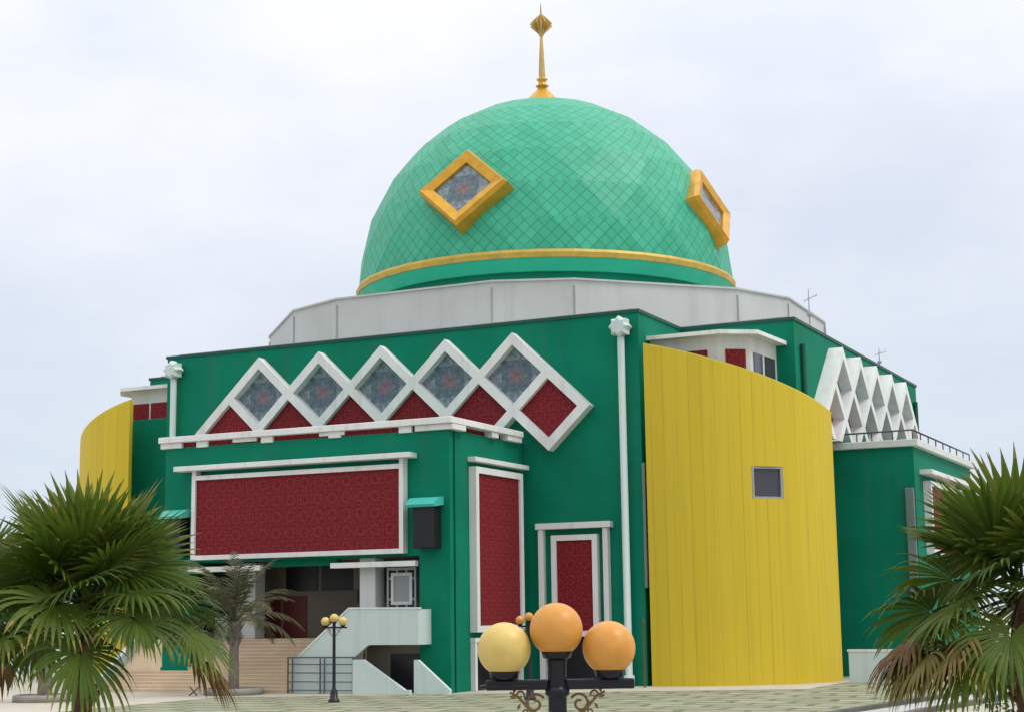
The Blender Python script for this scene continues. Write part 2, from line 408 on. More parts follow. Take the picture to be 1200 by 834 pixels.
def holed(name, outline, holes, P, mat, parent):
    """flat frame with holes: filled 2D curve, extruded; P(a,b,d) places it, d 0 back .. 1 front"""
    cu = bpy.data.curves.new('tmp', 'CURVE'); cu.dimensions = '2D'; cu.fill_mode = 'BOTH'; cu.extrude = .5
    for ring in [outline]+holes:
        sp = cu.splines.new('POLY'); sp.points.add(len(ring)-1); sp.use_cyclic_u = True
        for q, (a, b) in zip(sp.points, ring): q.co = (a, b, 0, 1)
    t = bpy.data.objects.new('tmp', cu); C.objects.link(t)
    dg = bpy.context.evaluated_depsgraph_get(); me = bpy.data.meshes.new_from_object(t.evaluated_get(dg))
    bpy.data.objects.remove(t); bpy.data.curves.remove(cu)
    for v in me.vertices: v.co = Vector(P(v.co.x, v.co.y, v.co.z+.5))
    bm = bmesh.new(); bm.from_mesh(me); bmesh.ops.remove_doubles(bm, verts=bm.verts, dist=1e-4); bmesh.ops.recalc_face_normals(bm, faces=bm.faces); bm.to_mesh(me); bm.free()
    for p in me.polygons: p.use_smooth = False
    me.materials.clear(); me.materials.append(mat); me.name = name
    o = bpy.data.objects.new(name, me); C.objects.link(o); o.parent = parent
    return o
def pane_poly(name, poly, P, d, mat, parent, uvscale=None, thick=.06):
    """thin solid panel over a polygon in the local plane, with uv in metres or -1..1"""
    ca = sum(a for a, b in poly)/len(poly); cb = sum(b for a, b in poly)/len(poly)
    ha = max(abs(a-ca) for a, b in poly); hb = max(abs(b-cb) for a, b in poly)
    mb = MB(); n = len(poly)
    uv = [((a-ca)/ha, (b-cb)/hb) for a, b in poly] if uvscale is None else [(a*uvscale, b*uvscale) for a, b in poly]
    vs = [P(a, b, d) for a, b in poly]+[P(a, b, d-thick) for a, b in poly]
    fs = [tuple(range(n)), tuple(range(2*n-1, n-1, -1))]+[(i, (i+1) % n, n+(i+1) % n, n+i) for i in range(n)]
    uvs = [uv, uv[::-1]]+[[uv[i], uv[(i+1) % n], uv[(i+1) % n], uv[i]] for i in range(n)]
    mb.add(vs, fs, uvs)
    return mb.build(name, mat, parent)

# ------------------------------------------------------------------ ground
def sheet(name, poly, z, mat, kind='structure'):
    mb = MB(); mb.add([(x, y, z) for x, y in poly], [tuple(range(len(poly)))])
    return tag(mb.build(name, mat, fix=False), kind=kind)
sheet('ground', [(-1500, -1500), (1500, -1500), (1500, 1500), (-1500, 1500)], 0, M['earth'])
sheet('pavement', [(-60, -75), (28.3, -75), (28.3, -13.5), (13.9, -13.5), (13.9, -20), (-60, -20)], .004, M['apron'])
sheet('plaza', [(0.5, -72), (28.0, -72), (28.0, -37.8), (29.2, -30), (30.6, -15.4), (22.5, -15.4), (22.5, -22), (8.4, -28.9), (-1.0, -33.5)], .008, M['plaza'])
def strip(name, line, w0, w1, z0, z1, mat):
    mb = MB(); n = len(line); L = []; Rr = []
    for i, p in enumerate(line):
        d = (Vector(line[min(i+1, n-1)])-Vector(line[max(i-1, 0)])).normalized(); nx = Vector((d.y, -d.x))
        L.append(Vector(p)+nx*w0); Rr.append(Vector(p)+nx*w1)
    mb.prism([tuple(q) for q in L]+[tuple(q) for q in Rr[::-1]], z0, z1)
    return tag(mb.build(name, mat), kind='structure')
kl = [(27.9, -72), (28.0, -50), (28.5, -38), (29.6, -29), (30.4, -23), (31.4, -16)]
strip('kerb', kl, 0, .28, 0, .16, M['kerb'])
strip('path', kl, .28, 2.3, 0, .012, M['path'])
strip('path_kerb', kl, 2.3, 2.62, 0, .16, M['kerb'])

# ------------------------------------------------------------------ mosque
mosque = tag(empty('mosque'), 'large green and yellow mosque with a big shingled green dome and a gold finial', 'mosque')
W, L, H = 14.32, 20.4, 18.0
cross = [(-W, -L), (W, -L), (W, -W), (L, -W), (L, W), (W, W), (W, L), (-W, L), (-W, W), (-L, W), (-L, -W), (-W, -W)]
MB().prism(cross, 0, H).build('wall', M['green'], mosque)
def offset_cross(d):
    w2, l2 = W+d, L+d
    return [(-w2, -l2), (w2, -l2), (w2, -w2), (l2, -w2), (l2, w2), (w2, w2), (w2, l2), (-w2, l2), (-w2, w2), (-l2, w2), (-l2, -w2), (-w2, -w2)]
MB().prism(offset_cross(.07), H, H+.16).build('parapet_coping', M['coping'], mosque)
MB().prism(offset_cross(-.45), H+.16, H+.30).build('flat_roof', M['drum'], mosque)

# drum: sixteen-cornered upper storey under the dome
dr = [(4.85, -17.5), (8.95, -15.85), (15.75, -8.9), (17.45, -4.9)]
q4 = dr[:]
drum = []
for k in range(4):
    for x, y in q4:
        for _ in range(k): x, y = -y, x
        drum.append((x, y))
drum = [(x*.95, y*1.03) if x < -15 and -10 < y < -8 else ((x-.35, y-1.0) if x > 17 and y > 0 else (x, y)) for x, y in drum]
DZ = 21.0
d_ob = MB().prism(drum, H+.3, DZ).build('roof_drum', M['drum'], mosque)
cap_d = [(x*1.006, y*1.006) for x, y in drum]
MB().prism(cap_d, DZ, DZ+.10).build('coping', M['drum'], d_ob)
for x, y in drum:
    MB().box(x*1.001-.04, x*1.001+.04, y*1.001-.04, y*1.001+.04, H+.303, DZ-.3).build('corner_joint', M['grey'], d_ob)

# dome
DR, DB, DH = 12.1, 23.9, 12.62
dome_parent = empty('dome'); dome_parent.parent = mosque
def dome_pt(el, az):
    return (DR*math.cos(el)*math.sin(az), -DR*math.cos(el)*math.cos(az), DB+DH*math.sin(el))
els = [R(x) for x in (0, 10, 21, 33, 45, 57, 69, 81)]
NS = 20; dm = MB(); TILE = .80
def facet(idx):
    pts = [dome_pt(els[i], 2*math.pi*k/NS) for i, k in idx]
    b = min(i for i, k in idx); b2 = max(i for i, k in idx)
    rm = DR*math.cos((els[b]+els[b2])/2); nn = max(6, round(2*math.pi*rm/TILE))
    uv = [(k/NS*nn, els[i]*12.55/TILE) for i, k in idx]
    dm.add(pts, [tuple(range(len(pts)))], [uv])
for i in range(len(els)-1):
    o0 = .5*(i % 2); o1 = .5*((i+1) % 2)
    for k in range(NS):
        a0, a1 = (i, k+o0), (i, k+1+o0)
        if o1 > o0:
            facet([a0, a1, (i+1, k+o1)]); facet([a1, (i+1, k+1+o1), (i+1, k+o1)])
        else:
            facet([a0, a1, (i+1, k+1)]); facet([a0, (i+1, k+1), (i+1, k)])
for k in range(NS):
    o = .5*((len(els)-1) % 2)
    pts = [dome_pt(els[-1], 2*math.pi*(k+o)/NS), dome_pt(els[-1], 2*math.pi*(k+1+o)/NS), (0, 0, DB+DH)]
    dm.add(pts, [(0, 1, 2)], [[(k/NS*8, els[-1]*12.55/TILE), ((k+1)/NS*8, els[-1]*12.55/TILE), ((k+.5)/NS*8, R(90)*12.55/TILE)]])
shell = dm.build('dome_shell', M['dome'], dome_parent)
gb = MB(); gb.lathe([(DR-.25, DB-.28), (DR+.10, DB-.28), (DR+.15, DB+.02), (DR+.06, DB+.20), (DR-.25, DB+.20)], 36, smooth=False, ph=.25)
gb.build('gold_band', M['gold_band'], dome_parent)
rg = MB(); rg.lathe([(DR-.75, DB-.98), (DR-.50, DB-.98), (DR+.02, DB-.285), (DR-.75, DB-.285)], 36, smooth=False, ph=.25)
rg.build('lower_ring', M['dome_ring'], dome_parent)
rg = MB(); rg.lathe([(DR-1.1, DZ+.1), (DR-.95, DZ+.1), (DR-.72, DB-.985), (DR-1.1, DB-.985)], 36, smooth=False, ph=.25)
rg.build('base_ring', M['green'], dome_parent)

# dome windows: gold lozenge boxes with sloping cheeks
def dome_window(az, label, inset=0):
    az = R(az); el = R(19)
    base = Vector(dome_pt(el, az))
    if inset: base -= Vector((math.sin(az), -math.cos(az), 0))*inset
    nrm = Vector((math.cos(R(20))*math.sin(az), -math.cos(R(20))*math.cos(az), math.sin(R(20))))
    u = Vector((math.cos(az), math.sin(az), 0)); v = nrm.cross(u)
    if v.z < 0: v = -v
    def P(a, b, d): return tuple(base + u*a + v*b + nrm*d)
    a0, b0 = 3.0, 2.75
    lay = [(1.0, -1.3), (.97, .45), (.90, .72), (.63, .54), (.61, .28)]
    mb = MB(); vs = []
    for f, d in lay:
        for a, b in ((1, 0), (0, 1), (-1, 0), (0, -1)): vs.append(P(a*a0*f, b*b0*f, d))
    fs = [(j*4+i, j*4+(i+1) % 4, (j+1)*4+(i+1) % 4, (j+1)*4+i) for j in range(len(lay)-1) for i in range(4)]
    fs.append((3, 2, 1, 0))
    mb.add(vs, fs)
    fr = mb.build('dome_window', M['gold'], mosque); fr['label'] = label
    pane_poly('pane', [(a0*.625, 0), (0, b0*.625), (-a0*.625, 0), (0, -b0*.625)], P, .37, M['glass'], fr)
dome_window(1, 'gold lozenge window facing the forecourt')
dome_window(88, 'gold lozenge window on the right flank of the dome', .30)

# finial
T = DB+DH-.16
fin = MB()
fin.lathe([(1.30, 0), (1.28, .22), (.95, .62), (.52, 1.08), (.30, 1.32), (.26, 1.42)], 8, (0, 0, T), smooth=False)
base_f = fin.build('finial', M['gold'], mosque)
MB().lathe([(.26, 1.4), (.44, 1.5), (.26, 1.62), (.24, 1.84), (.38, 1.95), (.22, 2.06)], 20, (0, 0, T)).build('collar', M['gold'], base_f)
MB().lathe([(.20, 2.06), (.22, 2.3), (.165, 3.6), (.085, 5.0), (.08, 5.05)], 12, (0, 0, T)).build('shaft', M['brass'], base_f)
lan = MB()
for k in range(8):
    t = R(45*k); dx, dy = math.cos(t), math.sin(t); nx, ny = -dy*.02, dx*.02
    prof = [(.06, 4.95), (.30, 5.25), (.80, 5.72), (.62, 5.95), (.08, 6.5), (.02, 6.5)]
    lan.slab(prof, lambda a, b, d: (dx*a+nx*(2*d-1), dy*a+ny*(2*d-1), T+b))
lan.lathe([(.12, 4.95), (.26, 5.3), (.28, 5.8), (.08, 6.5)], 10, (0, 0, T))
lan.build('lantern', M['brass'], base_f)
MB().lathe([(.05, 6.4), (.04, 6.8), (.012, 7.3)], 8, (0, 0, T)).build('spike', M['bronze'], base_f)

# lozenge lattice on each gable front
HX, HZ, ZU, ZL = 1.925, 1.82, 15.36, 13.54
BZ = .31; BA = BZ*HX/HZ
def clip_below(o, z):
    bm = bmesh.new(); bm.from_mesh(o.data)
    r = bmesh.ops.bisect_plane(bm, geom=bm.verts[:]+bm.edges[:]+bm.faces[:], plane_co=(0, 0, z), plane_no=(0, 0, 1), clear_inner=True)
    bmesh.ops.holes_fill(bm, edges=[e for e in bm.edges if e.is_boundary])
    bm.to_mesh(o.data); bm.free()
def lattice(P, parent, name='lozenge_lattice', clip=None):
    ol = [(-5*HX-HX-BA, ZL)]
    for i in range(-2, 3):
        ol.append((i*2*HX, ZU+HZ+BZ))
        if i < 2: ol.append(((i+.5)*2*HX, ZU+BZ))
    ol.append((6*HX+BA, ZL))
    for i in range(2, -4, -1):
        ol.append(((i+.5)*2*HX, ZL-HZ-BZ))
        if i > -3: ol.append((i*2*HX, ZL-BZ))
    def cell(cx, cz, k=1.0): return [(cx+(HX-BA)*k, cz), (cx, cz+(HZ-BZ)*k), (cx-(HX-BA)*k, cz), (cx, cz-(HZ-BZ)*k)]
    ups = [(i*2*HX, ZU) for i in range(-2, 3)]; los = [((i+.5)*2*HX, ZL) for i in range(-3, 3)]
    o = holed(name, ol, [cell(*q) for q in ups+los], P, M['white'], parent)
    for q in ups: pane_poly('glass_pane', cell(*q, 1.02), P, .22, M['glass'], o, thick=.1)
    for q in los: pane_poly('red_screen', cell(*q, 1.02), P, .55 if clip is None else .2, M['red'], o, 1.0, thick=.1)
    if clip is not None:
        for x in [o]+list(o.children): clip_below(x, clip)
    return o
lattice(lambda a, b, d: (a, -L-.60*d, b), mosque)
lattice(lambda a, b, d: (L+.8*d, a, b), mosque, clip=12.27)

# star-capped pipes
def star_pipe(x, y, z1=16.75):
    o = MB().lathe([(.26, .005), (.26, .5), (.175, .55), (.175, z1)], 16, (x, y, 0)).build('star_column', M['stair_white'], mosque)
    prof = []
    for k in range(16):
        rr = .54 if k % 2 == 0 else .42; t = math.pi*k/8; prof.append((x+rr*math.cos(t), z1+.5+rr*math.sin(t)))
    mb = MB()
    n = 16; vs = []
    for dd, f in ((-.40, .72), (-.28, 1), (.20, 1), (.30, .8)):
        for a, b in prof: vs.append((x+(a-x)*f, y+dd, z1+.5+(b-z1-.5)*f))
    fs = [(j*n+i, j*n+(i+1) % n, (j+1)*n+(i+1) % n, (j+1)*n+i) for j in range(3) for i in range(n)]+[tuple(range(n-1, -1, -1)), tuple(range(3*n, 4*n))]
    mb.add(vs, fs); mb.build('star_capital', M['stair_white'], o)
star_pipe(13.55, -L-.42); star_pipe(-13.55, -L-.42)
MB().lathe([(.14, 9), (.14, 16.9)], 10, (L+.16, -13.3, 0)).build('drain_pipe', M['green_dark'], mosque)
MB().lathe([(.14, 9), (.14, 16.9)], 10, (L+.16, 13.3, 0)).build('drain_pipe', M['green_dark'], mosque)

# corner towers inside the notches: green core, glazed white storey, thin flat cap
def notch(sx):
    def S(poly):
        q = [(sx*x, y) for x, y in poly]
        return q if sx > 0 else q[::-1]
    core = [(W+.003, -18.95), (17.9, -18.95), (19.3, -18.0), (19.55, -W-.003), (W+.003, -W-.003)]
    if sx < 0: core = [(W+.003, -18.9), (18.3, -18.9), (19.3, -17.5), (19.3, -W-.003), (W+.003, -W-.003)]
    k = MB().prism(S(core), 0, 14.6 if sx > 0 else 14.9); t = k.build('corner_tower', M['green'], mosque)
    zt = 16.75 if sx > 0 else 16.6; zb = 14.6 if sx > 0 else 14.9
    up = [(x-(.12 if x > 15 else 0), y+(.12 if y < -15 else 0)) for x, y in core]
    upz = MB().prism(S(up), zb, zt).build('upper_storey', M['offwhite'], t)
    dc = .45
    cap = [(W+.003, core[0][1]-dc), (core[1][0]+.25, core[1][1]-dc), (core[2][0]+.45, core[2][1]-.35), (core[3][0]+dc, -W-.003), (W+.003, -W-.003)]
    MB().prism(S(cap), zt, zt+.2).build('flat_cap', M['white'], t)
    def win(p0, p1, z0, z1, mat, nm='window'):
        p0 = Vector((sx*p0[0], p0[1])); p1 = Vector((sx*p1[0], p1[1])); d = (p1-p0).normalized(); n2 = Vector((d.y, -d.x))*(1 if sx > 0 else -1)
        mb = MB()
        a, b = p0+n2*.05, p1+n2*.05; a2, b2 = p0-n2*.03, p1-n2*.03
        vs = [(a.x, a.y, z0), (b.x, b.y, z0), (b.x, b.y, z1), (a.x, a.y, z1), (a2.x, a2.y, z0), (b2.x, b2.y, z0), (b2.x, b2.y, z1), (a2.x, a2.y, z1)]
        ln = (p1-p0).length
        uvq = [(0, z0), (ln, z0), (ln, z1), (0, z1)]
        mb.add(vs, [(0, 1, 2, 3), (7, 6, 5, 4), (0, 4, 5, 1), (1, 5, 6, 2), (2, 6, 7, 3), (3, 7, 4, 0)], [uvq, uvq[::-1], uvq, uvq, uvq, uvq])
        mb.build(nm, mat, t)
    def lerp(a, b, f): return (a[0]+(b[0]-a[0])*f, a[1]+(b[1]-a[1])*f)
    u = up
    if sx > 0:
        win(lerp(u[0], u[1], .30), lerp(u[0], u[1], .86), 14.9, 16.1, M['red'], 'red_screen')
        win(lerp(u[1], u[2], .25), lerp(u[1], u[2], .85), 14.9, 16.1, M['red'], 'red_screen')
        win(lerp(u[2], u[3], .10), lerp(u[2], u[3], .42), 14.9, 16.0, M['pane']); win(lerp(u[2], u[3], .52), lerp(u[2], u[3], .9), 14.9, 16.0, M['pane'])
    else:
        win(lerp(u[0], u[1], .03), lerp(u[0], u[1], .27), 14.95, 15.85, M['red'], 'red_screen')
        win(lerp(u[0], u[1], .30), lerp(u[0], u[1], .62), 14.95, 15.85, M['red'], 'red_screen')
        win(lerp(u[0], u[1], .66), lerp(u[0], u[1], .95), 14.95, 15.85, M['red'], 'red_screen')
    return t
notch(1); notch(-1)

# curved yellow screen walls with a raked top
def curved_wall(cx, cy, rad, sx, ztop, window=None):
    NC = 40; mb = MB(); edge = MB(); th = .28
    if window: zs = [.0, window[2], window[3], None]
    else: zs = [0, None]
    def pt(k, r_):
        t = R(90*k/NC); return (cx+sx*r_*math.sin(t), cy-r_*math.cos(t))
    def zz(z, k):
        return ztop(k/NC) if z is None else z
    def hole(k, j): return window and window[0] <= k < window[1] and j == 1
    def face(a): mb.add([q[:3] for q in a], [tuple(range(len(a)))], [[(q[3], q[2]) for q in a]])
    for k in range(NC):
        (x0, y0), (x1, y1) = pt(k, rad), pt(k+1, rad); (X0, Y0), (X1, Y1) = pt(k, rad-th), pt(k+1, rad-th)
        s0, s1 = R(90*k/NC)*rad, R(90*(k+1)/NC)*rad
        for j in range(len(zs)-1):
            if hole(k, j): 
                za, zb = window[2], window[3]
                face([(x0, y0, za, s0), (x1, y1, za, s1), (X1, Y1, za, s1), (X0, Y0, za, s0)]); face([(x0, y0, zb, s0), (X0, Y0, zb, s0), (X1, Y1, zb, s1), (x1, y1, zb, s1)])
                continue
            face([(x0, y0, zz(zs[j], k), s0), (x1, y1, zz(zs[j], k+1), s1), (x1, y1, zz(zs[j+1], k+1), s1), (x0, y0, zz(zs[j+1], k), s0)])
            face([(X0, Y0, zz(zs[j], k), s0), (X0, Y0, zz(zs[j+1], k), s0), (X1, Y1, zz(zs[j+1], k+1), s1), (X1, Y1, zz(zs[j], k+1), s1)])
        edge_top = [(x0, y0, zz(None, k)), (x1, y1, zz(None, k+1)), (X1, Y1, zz(None, k+1)), (X0, Y0, zz(None, k))]
        edge.add(edge_top+[(a, b, c+.06) for a, b, c in edge_top], [(0, 1, 5, 4), (1, 2, 6, 5), (2, 3, 7, 6), (3, 0, 4, 7), (4, 5, 6, 7), (3, 2, 1, 0)])
    for k in (0, NC):
        (x0, y0), (X0, Y0) = pt(k, rad), pt(k, rad-th)
        face([(x0, y0, 0, 0), (x0, y0, zz(None, k), 0), (X0, Y0, zz(None, k), th), (X0, Y0, 0, th)])
    if window:
        for k in window[:2]:
            (x0, y0), (X0, Y0) = pt(k, rad), pt(k, rad-th)
            face([(x0, y0, window[2], 0), (x0, y0, window[3], 0), (X0, Y0, window[3], th), (X0, Y0, window[2], th)])
    o = mb.build('curved_screen_wall', M['yellow'], mosque)
    edge.build('raked_coping', M['yellow_edge'], o)
    if window:
        (ax, ay), (bx, by) = pt(window[0], rad-.16), pt(window[1], rad-.16)
        d = Vector((bx-ax, by-ay, 0)); ln = d.length; d.normalize(); n3 = Vector((d.y, -d.x, 0))*sx
        def P(a, b, dd): return tuple(Vector((ax, ay, 0))+d*a+Vector((0, 0, b))+n3*(dd*.16))
        z0, z1 = window[2]+.004, window[3]-.004; e_ = .004; f_ = .10
        fr = holed('window', [(e_, z0), (ln-e_, z0), (ln-e_, z1), (e_, z1)], [[(e_+f_, z0+f_), (ln-e_-f_, z0+f_), (ln-e_-f_, z1-f_), (e_+f_, z1-f_)]], P, M['grey'], o)
        pane_poly('pane', [(f_, z0+f_*.9), (ln-f_, z0+f_*.9), (ln-f_, z1-f_*.9), (f_, z1-f_*.9)], P, .3, M['pane'], fr, 1.0, .05)
    return o
curved_wall(14.62, -13.35, 7.25, 1, lambda f: 16.35-3.1*(math.sin(f*math.pi/2)*.55+(1-math.cos(f*math.pi/2))*.45), (18, 24, 8.75, 10.3))
curved_wall(-16.5, -13.2, 7.75, -1, lambda f: 15.75-3.1*(math.sin(f*math.pi/2)*.55+(1-math.cos(f*math.pi/2))*.45))

# ------------------------------------------------------------------ the forecourt porch
porch = empty('porch'); porch.parent = mosque
PX, PY = 8.0, -28.4
ZP = 11.88
pm = MB()
pm.box(6.45, PX+.04, PY, PY+.35, 0, ZP); pm.box(-PX-.04, -6.45, PY, PY+.35, 0, ZP)
for sg in (1, -1): pm.box(sg*6.45, sg*(PX-.3), PY+.352, PY+.60, 0, ZP-.002)
pm.box(-6.447, 6.447, PY, PY+.5, 6.15, ZP)
pm.box(PX-.4, PX, PY+.602, -L-.003, 0, ZP-.003); pm.box(-PX, -PX+.4, PY+.602, -L-.003, 0, ZP-.003)
pm.box(-PX+.402, PX-.402, PY+.502, -L-.003, ZP-.5, ZP-.1)
pm.build('porch_wall', M['green'], porch)
MB().box(-6.44, 6.44, PY+.51, -L-.08, 6.2, 6.35).build('soffit', M['ceiling'], porch)
# parapet screens / blocks / rail
sb = MB(); sb.box(-7.6, 7.6, PY+.06, PY+.2, ZP+.002, 12.12); sb.box(7.62, 7.78, PY+.3, -L-.7, ZP+.002, 12.12); sb.box(-7.78, -7.62, PY+.3, -L-.7, ZP+.002, 12.12)
sb.build('parapet_screen', M['red'], porch)
def block(*b): MB().box(*b).build('parapet_block', M['white'], porch, .03)
for x in [(-3+2*k)*HX for k in range(0, 4)]:
    block(x-.34, x+.34, PY-.12, PY+.055, ZP-.06, 12.12)
for x in (-3.4, 1.6): block(x-.55, x+.85, PY-.10, PY+.052, ZP+.06, 12.12)
block(6.3, 8.3, PY-.14, PY+.052, ZP-.03, 12.12); block(-8.3, -7.0, PY-.14, PY+.052, ZP-.03, 12.12)
block(7.8, 8.3, PY+.055, -27.2, ZP-.03, 12.12); block(7.8, 8.25, -24.4, -23.7, ZP-.03, 12.12); block(7.8, 8.25, -22.7, -21.1, ZP-.03, 12.12)
tr = MB(); tr.box(-8.32, 8.32, PY-.3, PY+.3, 12.123, 12.42); tr.box(7.72, 8.32, PY+.302, -L-.66, 12.123, 12.42); tr.box(-8.32, -7.72, PY+.302, -L-.66, 12.123, 12.42)
tr.build('parapet_rail', M['white'], porch, .03)

# hanging red screen in its white frame
def screen(x0, x1, z0, z1, y, fw, dep, parent, axis='y', sgn=-1, back=None):
    """white box frame and red patterned panel on a wall; plane at y (or x), projecting dep towards sgn"""
    def P(a, b, d):
        return (a, y+sgn*dep*d, b) if axis == 'y' else (y+sgn*dep*d, a, b)
    o = holed('screen_frame', [(x0, z0), (x1, z0), (x1, z1), (x0, z1)], [[(x0+fw, z0+fw), (x1-fw, z0+fw), (x1-fw, z1-fw), (x0+fw, z1-fw)]], P, M['white'], parent)
    pane_poly('red_screen', [(x0+fw*.9, z0+fw*.9), (x1-fw*.9, z0+fw*.9), (x1-fw*.9, z1-fw*.9), (x0+fw*.9, z1-fw*.9)], P, .72, M['red'], o, 1.0, .12)
    return o
screen(-6.1, 5.85, 6.27, 10.38, PY-.02, .22, .42, porch)
for xa in (-6.1, 5.63): MB().box(xa, xa+.22, PY-.42, PY-.004, 10.383, 10.617).build('frame_post', M['white'], porch)
mo = MB(); mo.box(-7.0, 6.35, PY-.75, PY-.002, 10.62, 10.86); mo.build('moulding', M['white'], porch, .02)
for xa, xb in ((1.85, 6.40), (-6.40, -2.1)):
    MB().box(xa, xb, PY-.32, PY-.003, 5.68, 5.93).build('beam', M['white'], porch, .02)
gb_ = MB(); gb_.box(-2.0, 1.8, PY+.35, PY+.9, 5.85, 6.147); gb_.build('lintel_strip', M['green'], porch)
MB().box(3.05, 3.9, PY+.35, PY+1.2, 2.3, 6.147).build('column', M['offwhite'], porch, .03)
MB().box(-5.15, -4.0, -26.35, -25.5, 2.44, 6.147).build('column', M['offwhite'], porch, .03)
# side screen and side doorway
screen(-26.42, -21.35, 2.65, 10.3, PX+.002, .30, .38, porch, 'x', 1)
MB().box(PX+.003, PX+.45, -26.55, -20.75, 10.52, 10.74).build('moulding', M['white'], porch, .02)
dw = MB(); dw.box(PX-.05, PX+.06, -26.2, -21.55, .03, 2.2); dw.build('side_doorway', M['dark'], porch)
jb = MB(); jb.box(PX+.003, PX+.25, -26.42, -26.2, .02, 2.2); jb.box(PX+.003, PX+.25, -21.55, -21.33, .02, 2.2); jb.box(PX+.003, PX+.27, -26.45, -21.3, 2.2, 2.4)
jb.build('door_jamb', M['white'], porch)
# hooded boxes on both piers
for sx in (1, -1):
    b = MB(); xs = sorted((sx*6.5, sx*7.6)); b.box(xs[0], xs[1], PY-.75, PY-.003, 6.45, 8.35); bo = b.build('hooded_box', M['dark'], porch, .03)
    a = MB(); pr = [(PY-.003, 8.80), (PY-.003, 8.42), (PY-.95, 8.30), (PY-1.0, 8.42), (PY-.55, 8.74)]
    xs = sorted((sx*6.25, sx*7.75)); a.slab(pr, lambda p_, q_, d: (xs[0]+(xs[1]-xs[0])*d, p_, q_)); a.build('hood', M['teal'], bo)

# interior
YB = -24.2
iw = MB(); iw.box(-7.58, 7.58, YB, YB+.15, 2.44, 6.19); iw.build('back_wall', M['interior'], porch)
for x0 in (-5.3, -3.75):
    MB().box(x0, x0+1.4, YB-.06, YB-.003, 2.45, 4.5).build('door', M['brown_red'], porch, .02)
for x0 in (-3.6, -1.5, .6, 2.7):
    MB().box(x0, x0+1.9, YB-.05, YB-.003, 4.75 if x0 < 0 else 4.1, 6.05).build('window', M['dark'], porch, .02)
MB().box(.9, 1.8, YB-.9, YB-.4, 4.75, 6.19).build('pier_head', M['interior'], porch)
# broad steps running out onto the forecourt
st = MB(); n_st = 15; zf = 2.44
for k in range(n_st):
    y0, y1 = -29.75+3.3*k/n_st, -29.75+3.3*(k+1)/n_st
    x0, x1 = (-10.5, .34) if y0 < -29.6 else ((-10.5, .6) if y1 < -28.41 else (-6.44, .6+2.4*(k-5)/10 if k > 5 else .65))
    zt_ = zf*(k+1)/n_st
    st.box(x0, x1, y0, y1, 0.006, zt_-.045); st.box(x0, x1, y0-.045, y1-.047, zt_-.043, zt_)
    if x0 > -7: st.box(-10.5, -8.13, y0, y1, 0.006, zf*(k+1)/n_st)
st.build('steps', M['steps'], porch)
MB().box(-6.44, 6.44, -26.447, YB-.01, .004, 2.435).build('porch_floor', M['steps'], porch)
MB().box(-6.44, -5.5, -26.3, -26.1, 2.44, 3.55).build('low_parapet', M['stair_white'], porch)
MB().slab([(-30.0, .005), (-30.0, .6), (-26.4, 3.1), (-26.4, .005)], lambda a, b, d: (-10.8+.28*d, a, b)).build('stair_cheek', M['stair_white'], porch)

# right-hand stair with its zigzag white parapet, standing in front of the porch pier
YS = -29.6
MB().box(.35, 4.2, YS-.02, YS+.15, .006, 1.5).build('stair_wall', M['stair_white'], porch)
prof = [(.35, 1.503), (.7, 1.6), (3.45, 3.78), (7.05, 3.74), (7.05, 2.17), (4.45, 2.17), (3.7, 1.62), (3.55, 1.503)]
MB().slab(prof, lambda a, b, d: (a, YS+.18*d, b)).build('stair_parapet', M['stair_white'], porch)
cpp = [(.7, 1.605), (3.45, 3.785), (7.09, 3.745), (7.09, 3.82), (3.42, 3.86), (.66, 1.68)]
MB().slab(cpp, lambda a, b, d: (a, YS-.03+.24*d, b)).build('parapet_coping', M['white'], porch)
MB().box(6.87, 7.05, YS+.183, PY-.004, 2.17, 3.735).build('landing_parapet', M['stair_white'], porch)
MB().box(3.5, 6.865, YS+.183, PY+2.0, 2.25, 2.55).build('landing', M['stair_white'], porch)
fl = MB()
for k in range(9): fl.box(.7+.31*k, .7+.31*(k+1), YS+.183, PY-.2, .01, .5+.22*(k+1))
fl.build('stair_flight', M['stair_white'], porch)
bw = MB(); bw.box(3.6, 6.44, PY+.1, PY+.3, .01, 2.24); bw.build('basement_wall', M['interior'], porch)
MB().box(4.9, 6.4, PY+.04, PY+.097, .05, 1.75).build('basement_door', M['dark'], porch)
MB().slab([(3.8, .008), (3.8, 1.53), (4.35, 1.53), (6.5, .2), (6.75, .2), (6.75, .008)], lambda a, b, d: (a, YS-.28+.2*d, b)).build('stair_cheek', M['stair_white'], porch)
MB().slab([(6.7, .008), (6.7, 1.5), (6.9, 1.5), (8.5, .2), (8.5, .008)], lambda a, b, d: (a, YS+.2+.2*d, b)).build('stair_cheek', M['stair_white'], porch)

# ------------------------------------------------------------------ portal beside the porch
portal = empty('portal'); portal.parent = mosque
pf = MB(); yb = -L-.003
pf.box(8.85, 9.12, yb-.35, yb, .01, 7.55); pf.box(12.30, 12.57, yb-.35, yb, .01, 7.55); pf.box(8.75, 12.75, yb-.45, yb, 7.553, 7.85)
pf.build('portal_frame', M['white'], portal, .02)
screen(9.55, 12.0, 2.35, 7.25, yb, .27, .34, portal)
MB().box(9.2, 12.2, yb-.06, yb, .03, 2.3).build('doorway', M['dark'], portal)
MB().box(14.345, 14.5, -L-.15, -L+.1, 4.6, 10.6).build('drain_pipe', M['pipe'], mosque, .04)

